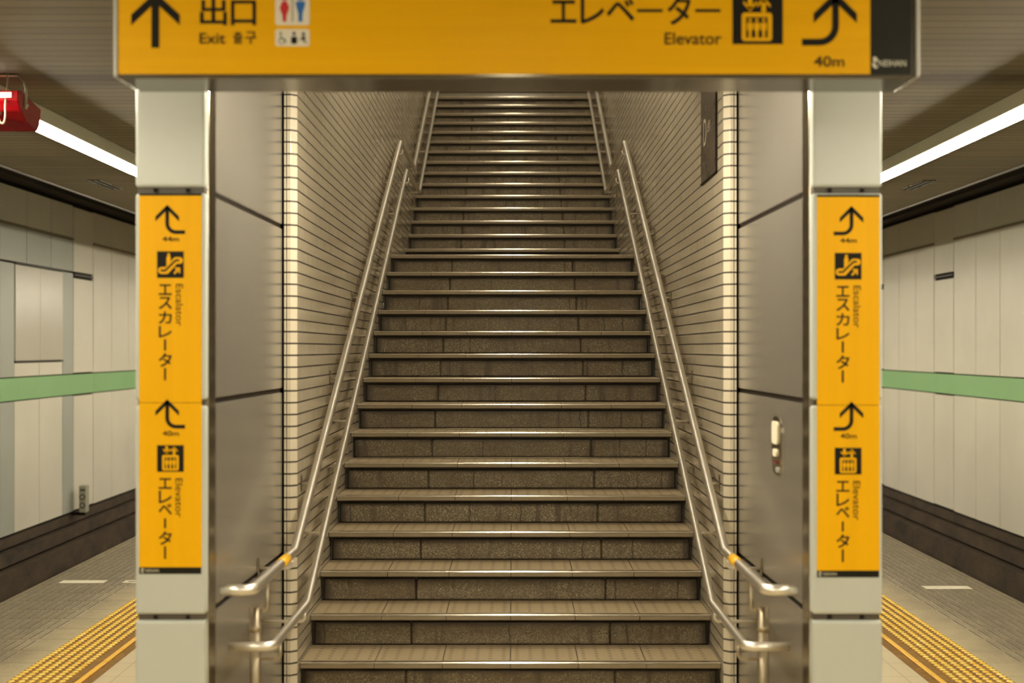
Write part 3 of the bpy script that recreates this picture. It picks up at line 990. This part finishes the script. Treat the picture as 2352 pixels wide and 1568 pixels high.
# ------------------------------------------------------------------ handrails
def handrail(sd):
    side = 'left' if sd < 0 else 'right'
    t = thing('handrail', 'double steel handrail with one yellow band on the %s stair wall' % side, 'handrail', (sd * 0.92, 5.3, 0), 'double handrails of the stairs')
    XU, XL = 0.922, 0.872
    s1, s2 = 0.4584, R / T2
    zu, zl = CZ - 0.868, CZ - 1.098
    yu, yl = 6.10, 6.12
    ye = 11.68; yk = 13.28
    zu2 = zu + (ye - yu) * s1; zl2 = zl + (ye + 0.02 - yl) * s1
    yend = 18.9
    up = [(sd * 1.035, 5.11, zu), (sd * XU, 5.11, zu), (sd * XU, yu, zu), (sd * XU, ye, zu2), (sd * XU, yk, zu2), (sd * XU, yend, zu2 + (yend - yk) * s2), (sd * XU, yend + 0.6, zu2 + (yend - yk) * s2)]
    lo = [(sd * 1.035, 5.24, zl), (sd * XL, 5.24, zl), (sd * XL, yl, zl), (sd * XL, ye + 0.02, zl2), (sd * XL, yk, zl2), (sd * XL, yend, zl2 + (yend - yk) * s2), (sd * XL, yend + 0.6, zl2 + (yend - yk) * s2)]
    RU, RL = 0.0200, 0.0172
    def path(p, b0):
        q = fillet(p[:3], b0, 8)
        return fillet(q[:-1] + p[2:], 0.02, 4) if False else q[:-1] + fillet(p[1:], 0.035, 5)[1 + 0:] if False else q[:-1] + p[2:]
    bm = bmesh.new(); add_tube(bm, path(up, 0.045), RU, 0, 20); obj('upper_rail', bm, M['rail'], t)
    bm = bmesh.new(); add_tube(bm, path(lo, 0.045), RL, 0, 20); obj('lower_rail', bm, M['rail'], t)
    bm = bmesh.new(); add_tube(bm, [(sd * XU, 5.72, zu), (sd * XU, 5.88, zu)], RU + 0.0012, 0, 20); obj('yellow_band', bm, M['band'], t)

    def bracket(y, zr, xr, rad, wallx):
        b = bmesh.new()
        add_tube(b, [(sd * wallx, y, zr - 0.062), (sd * xr, y, zr - 0.062), (sd * xr, y, zr - rad * 0.9)], 0.0065, 0.02, 10)
        br = obj('bracket', b, M['rail'], t)
        b = bmesh.new(); a, c = sorted((sd * wallx, sd * (wallx - 0.005)))
        add_box(b, a, c, y - 0.016, y + 0.016, zr - 0.1, zr - 0.02, 0.002, 1)
        o = obj('wall_plate', b, M['trim_steel'], None); put(o, br)
    for k in range(6):
        y = 6.735 + k * 1.0395
        bracket(y, zu + (min(y, ye) - yu) * s1, XU, RU, SW)
        bracket(y + 0.01, zl + (min(y + 0.01, ye) - yl) * s1, XL, RL, SW)
    for y in (13.42, 14.55, 15.7, 16.85, 18.0):
        bracket(y, zu2 + (y - yk) * s2, XU, RU, SW)
        bracket(y + 0.02, zl2 + (y + 0.02 - yk) * s2, XL, RL, SW)
    for y, zz, xx, rad in ((6.02, zu, XU, RU), (6.05, zl, XL, RL)):
        bracket(y, zz, xx, rad, lock_x(y))
    # short floor post that carries the two lower ends
    b = bmesh.new(); xp = 0.968
    add_tube(b, [(sd * xp, 5.42, 0.0), (sd * xp, 5.42, 0.655)], 0.0215, 0, 20)
    add_tube(b, [(sd * xp, 5.42, 0.560), (sd * xp, 5.42, 0.585)], 0.0235, 0, 20)
    po = obj('post', b, M['post'], t)
    b = bmesh.new(); add_tube(b, [(sd * xp, 5.42, 0.0), (sd * xp, 5.42, 0.008)], 0.05, 0, 24); o = obj('base_flange', b, M['post'], None); put(o, po)
    b = bmesh.new(); add_tube(b, [(sd * (xp - 0.015), 5.42, 0.64), (sd * XU, 5.42, 0.64), (sd * XU, 5.42, zu - 0.015)], 0.0062, 0.02, 10)
    o = obj('post_arm', b, M['post'], None); put(o, po)
    b = bmesh.new(); add_tube(b, [(sd * (xp - 0.015), 5.42, 0.455), (sd * XL, 5.42, 0.455), (sd * XL, 5.42, zl - 0.012)], 0.0062, 0.02, 10)
    o = obj('post_arm', b, M['post'], None); put(o, po)
    return t


for sd in (-1, 1): handrail(sd)

# ------------------------------------------------------------------ dark notice board on the right stair wall
nb = thing('notice_board', 'dark brown board lettered D on the right tiled stair wall', 'notice board', (SW, 7.09, 2.48))
bm = bmesh.new(); add_box(bm, SW - 0.008, SW - 0.0005, 6.82, 7.37, 2.486, 3.03, 0.002, 1)
brd = obj('board', bm, M['board'], nb)
bm = bmesh.new()
for y0, y1, z0, z1 in ((6.815, 6.822, 2.48, 3.035), (6.815, 7.375, 2.48, 2.487)):
    add_box(bm, SW - 0.011, SW - 0.0005, y0, y1, z0, z1)
obj('frame', bm, M['dark'], nb)
bm = bmesh.new()
vs, fs = text_shape('D')
u0 = min(v[0] for v in vs); u1 = max(v[0] for v in vs); w0 = min(v[1] for v in vs); w1 = max(v[1] for v in vs)
vv = [bm.verts.new((SW - 0.0088, 7.26 - (u - u0) / (u1 - u0) * 0.11, 2.665 + (v - w0) / (w1 - w0) * 0.135)) for u, v in vs]
for f in fs: bm.faces.new([vv[i] for i in f])
obj('letter', bm, M['board_ink'], nb)
bm = bmesh.new()
for r_ in range(4): add_box(bm, SW - 0.0088, SW - 0.0078, 7.02, 7.12 - 0.012 * (r_ % 2), 2.718 + r_ * 0.014, 2.725 + r_ * 0.014)
obj('small_print', bm, M['grey_ink'], nb)

# ------------------------------------------------------------------ strip lights
def strip(name, label, x, y0, y1, z=ZC, mat=None, slope=0.0, group='strip lights of the station'):
    t = thing(name, label, 'lamp', (x, (y0 + y1) / 2, z), group)
    def Z(y): return z + slope * (y - y0)
    bm = bmesh.new()
    prof = [(-0.035, 0.0), (0.035, 0.0), (0.080, -0.094), (0.077, -0.098), (0.03, -0.064), (-0.03, -0.064), (-0.077, -0.098), (-0.080, -0.094)]
    def ex(prof, a, b, bm):
        r0 = [bm.verts.new((x + p, a, Z(a) + q)) for p, q in prof]; r1 = [bm.verts.new((x + p, b, Z(b) + q)) for p, q in prof]
        n = len(prof)
        for k in range(n): bm.faces.new((r0[k], r0[(k + 1) % n], r1[(k + 1) % n], r1[k]))
        bm.faces.new(r0); bm.faces.new(r1)
    ex(prof, y0 - 0.03, y1 + 0.03, bm); obj('batten', bm, M['batten'], t)
    bm = bmesh.new()
    tube = [(0.031 * math.cos(math.radians(a)), -0.096 + 0.031 * math.sin(math.radians(a))) for a in range(0, 360, 30)]
    ex(tube, y0, y1, bm); obj('tube', bm, mat or M['lamp'], t)
    bm = bmesh.new()
    for ya in (y0 - 0.02, y1 + 0.004):
        ex([(-0.02, -0.071), (0.02, -0.071), (0.02, -0.115), (-0.02, -0.115)], ya, ya + 0.016, bm)
    obj('tube_holder', bm, M['batten'], t)
    return t


strip('strip_light', 'long bright strip light under the left platform ceiling, beside the red lamp', -2.495, -11.0, 9.58)
strip('strip_light', 'long bright strip light under the right platform ceiling', 2.545, -11.0, 9.95)
strip('strip_light', 'strip light farther down the left platform, behind the left column', -2.495, 10.3, 34.0)
strip('strip_light', 'strip light farther down the right platform, behind the right column', 2.545, 10.6, 34.0)
strip('strip_light', 'strip light on the sloping stair ceiling, behind the overhead sign', 0.0, 7.4, 19.5, ZC + 0.8 * 0.46 - 0.004, M['lamp_stair'], 0.46)
strip('strip_light', 'short strip light over the stair mouth, behind the overhead sign', 0.0, 5.35, 6.2, ZC, M['lamp_mouth'])
strip('strip_light', 'strip light along the middle of the platform ceiling, in front of the overhead sign', 0.0, -11.0, 3.4, ZC, M['lamp_mid'])

# ------------------------------------------------------------------ slot vents in the platform ceiling
for sd, y0 in ((-1, 10.72), (1, 10.75)):
    side = 'left' if sd < 0 else 'right'
    t = thing('ceiling_vent', 'narrow dark slot vent in the %s platform ceiling' % side, 'vent', (sd * 3.15, y0 + 0.3, ZC), 'slot vents in the platform ceiling')
    bm = bmesh.new()
    for a, b in ((-0.05, -0.044), (0.044, 0.05), (-0.004, 0.004)): add_box(bm, sd * 3.15 + a, sd * 3.15 + b, y0, y0 + 0.6, ZC - 0.007, ZC - 0.0005)
    add_box(bm, sd * 3.15 - 0.05, sd * 3.15 + 0.05, y0 - 0.01, y0, ZC - 0.007, ZC - 0.0005)
    add_box(bm, sd * 3.15 - 0.05, sd * 3.15 + 0.05, y0 + 0.6, y0 + 0.61, ZC - 0.007, ZC - 0.0005)
    obj('frame', bm, M['board'], t)
    bm = bmesh.new(); add_box(bm, sd * 3.15 - 0.04, sd * 3.15 + 0.04, y0, y0 + 0.6, ZC - 0.004, ZC - 0.0005); obj('slot', bm, M['tunnel'], t)

# ------------------------------------------------------------------ red lamp on its bracket
XR, XLm = -2.248, -2.468
rl = thing('red_signal_lamp', 'glossy red wedge-shaped lamp hung from a bracket under the left ceiling', 'signal lamp', (-2.36, 6.6, ZC))
cs = [(6.500, CZ + 1.178), (6.497, CZ + 1.138), (6.534, CZ + 1.090), (6.604, CZ + 1.058), (6.754, CZ + 1.028), (6.790, CZ + 1.06), (6.816, CZ + 1.145), (6.615, CZ + 1.166), (6.545, CZ + 1.188)]
bm = bmesh.new()
add_extrude(bm, cs, 'x', XLm, XR)
bmesh.ops.bevel(bm, geom=bm.edges[:], offset=0.004, segments=2, affect='EDGES')
body = obj('body', bm, M['red'], rl)
bm = bmesh.new(); add_box(bm, XLm + 0.02, XR - 0.03, 6.4945, 6.499, CZ + 1.146, CZ + 1.170); o = obj('maker_plate', bm, M['strap'], None); put(o, body)
bm = bmesh.new(); add_tube(bm, [(-2.352, 6.545, CZ + 1.085), (-2.352, 6.505, CZ + 1.075)], 0.012, 0, 16); o = obj('knob', bm, M['strap'], None); put(o, body)
bm = bmesh.new()
def strap(pts, wy, th):
    for (a, b) in zip(pts[:-1], pts[1:]):
        a = Vector(a); b = Vector(b); d = (b - a).normalized(); nrm = Vector((-d.z, 0, d.x)) * th
        v = []
        for p in (a, b):
            for s in (-wy, wy):
                for q in (0, 1): v.append(bm.verts.new(p + Vector((0, s, 0)) + nrm * q))
        for f in ((0, 1, 3, 2), (4, 6, 7, 5), (0, 4, 5, 1), (2, 3, 7, 6), (0, 2, 6, 4), (1, 5, 7, 3)): bm.faces.new([v[i] for i in f])
zt = ZC - 0.0045
strap([(XR + 0.006, 6.59, CZ + 1.11), (XR + 0.006, 6.59, zt - 0.065), (XR - 0.004, 6.59, zt - 0.03), (XR - 0.03, 6.59, zt), (XLm + 0.03, 6.59, zt), (XLm + 0.004, 6.59, zt - 0.03), (XLm - 0.006, 6.59, zt - 0.065), (XLm - 0.006, 6.59, CZ + 1.11)], 0.014, 0.004)
obj('bracket', bm, M['strap'], rl)
bm = bmesh.new()
for xx in (XR + 0.002, XLm - 0.010): add_tube(bm, [(xx, 6.59, CZ + 1.125), (xx + 0.012, 6.59, CZ + 1.125)], 0.008, 0, 8)
obj('bolt', bm, M['strap'], rl)
bm = bmesh.new()
P = [(-2.318, 6.56, ZC - 0.004), (-2.312, 6.53, ZC - 0.08), (-2.302, 6.485, ZC - 0.16), (-2.297, 6.470, ZC - 0.215), (-2.306, 6.472, ZC - 0.245), (-2.322, 6.474, ZC - 0.240), (-2.336, 6.49, ZC - 0.212), (-2.352, 6.512, ZC - 0.194)]
# smooth the hanging loop
pts = []
PV = [Vector(p) for p in P]
for i in range(len(PV) - 1):
    p0 = PV[max(i - 1, 0)]; p1 = PV[i]; p2 = PV[i + 1]; p3 = PV[min(i + 2, len(PV) - 1)]
    for k in range(6):
        s = k / 6
        pts.append(0.5 * ((2 * p1) + (p2 - p0) * s + (2 * p0 - 5 * p1 + 4 * p2 - p3) * s * s + (3 * p1 - p0 - 3 * p2 + p3) * s ** 3))
pts.append(PV[-1])
add_tube(bm, pts, 0.0042, 0, 10); obj('cord', bm, M['cord'], rl)

# ------------------------------------------------------------------ tactile paving and floor markings
def dome(bm, x, y, r=0.0190, h=0.0085, seg=10):
    rings = []
    for rr, zz in ((1.0, 0.0), (0.86, 0.6), (0.52, 0.93)):
        rings.append([bm.verts.new((x + r * rr * math.cos(2 * math.pi * k / seg), y + r * rr * math.sin(2 * math.pi * k / seg), 0.0022 + h * zz)) for k in range(seg)])
    for a, b in zip(rings[:-1], rings[1:]):
        for k in range(seg):
            f = bm.faces.new((a[k], a[(k + 1) % seg], b[(k + 1) % seg], b[k])); f.smooth = True
    f = bm.faces.new(rings[-1]); f.smooth = True


for sd in (-1, 1):
    side = 'left' if sd < 0 else 'right'
    t = thing('tactile_paving', 'worn yellow studded tactile strip along the %s platform edge' % side, 'tactile paving', (sd * 2.26, 8, 0), 'tactile strips of the platform')
    bm = bmesh.new()
    a, b = sorted((sd * 2.172, sd * 2.470))
    y = 1.06
    while y < 24:
        add_box(bm, a, b, y + 0.001, y + 0.301, 0.0003, 0.0025); y += 0.302
    obj('base', bm, M['tactile'], t)
    bm = bmesh.new()
    y = 1.06 + 0.025
    while y < 23.9:
        for k in range(6): dome(bm, sd * (2.447 - 0.0503 * k), y)
        y += 0.05033
    o = obj('studs', bm, M['tactile'], t); o['kind'] = 'stuff'
    bm = bmesh.new(); a, b = sorted((sd * 2.05, sd * 2.170))
    y = 1.06
    while y < 24:
        add_box(bm, a, b, y + 0.001, y + 0.301, 0.0003, 0.0025); y += 0.302
    obj('inner_tile', bm, M['tactile'], t)
    bm = bmesh.new(); a, b = sorted((sd * 2.098, sd * 2.128))
    y = 1.06
    while y < 24:
        add_box(bm, a, b, y + 0.004, y + 0.298, 0.002, 0.0085, 0.003, 2); y += 0.302
    obj('guide_bar', bm, M['band'], t)

bm = bmesh.new(); a, b = px(140, 1335, 9.98), px(242, 1335, 9.98)
add_box(bm, a.x, b.x, 9.92, 10.04, 0.0004, 0.002)
tag(obj('floor_marking', bm, M['mark']), 'white painted bar across the left platform tiles', 'floor marking', 'white bars on the platform')
bm = bmesh.new(); a, b = px(2122, 1349, 9.74), px(2228, 1349, 9.74)
add_box(bm, a.x, b.x, 9.68, 9.80, 0.0004, 0.002)
tag(obj('floor_marking', bm, M['mark']), 'white painted bar across the right platform tiles', 'floor marking', 'white bars on the platform')
bm = bmesh.new(); a = px(284, 1335, 9.98)
add_box(bm, a.x, a.x + 0.16, 9.93, 9.96, 0.0004, 0.002); add_box(bm, a.x, a.x + 0.16, 10.01, 10.04, 0.0004, 0.002)
add_box(bm, a.x, a.x + 0.03, 9.96, 10.01, 0.0004, 0.002); add_box(bm, a.x + 0.13, a.x + 0.16, 9.96, 10.01, 0.0004, 0.002)
tag(obj('floor_number', bm, M['mark']), 'white painted ring mark on the platform, cut off by the left column', 'floor marking')

# ------------------------------------------------------------------ signal box low on the left track wall
sb = thing('signal_box', 'small pale signal box with two round lenses low on the left track wall', 'signal box', (-6.36, 20.95, -0.80))
pa = px(181, 1115, 20.9); pb = px(197.5, 1177, 20.9)
bm = bmesh.new(); add_box(bm, pa.x, pb.x, 20.9, 21.06, pb.z, pa.z, 0.012, 2); obj('case', bm, M['box'], sb)
for fz in (0.42, 0.73):
    zz = pa.z + (pb.z - pa.z) * fz
    bm = bmesh.new(); xx = (pa.x + pb.x) / 2 + 0.002
    add_tube(bm, [(xx, 20.903, zz), (xx, 20.885, zz)], 0.042, 0, 20); hd = obj('lens_hood', bm, M['clip'], sb)
    bm = bmesh.new(); add_tube(bm, [(xx, 20.886, zz), (xx, 20.880, zz)], 0.026, 0, 20); o = obj('lens', bm, M['box'], None); put(o, hd)
bm = bmesh.new(); zz = pa.z + (pb.z - pa.z) * 0.16; add_box(bm, pa.x + 0.02, pb.x - 0.012, 20.89, 20.905, zz - 0.013, zz + 0.013); obj('nameplate', bm, M['clip'], sb)
bm = bmesh.new(); add_box(bm, -TW - 0.03, pb.x - 0.03, 20.94, 21.0, pb.z - 0.045, pb.z + 0.002); obj('wall_bracket', bm, M['dark'], sb)
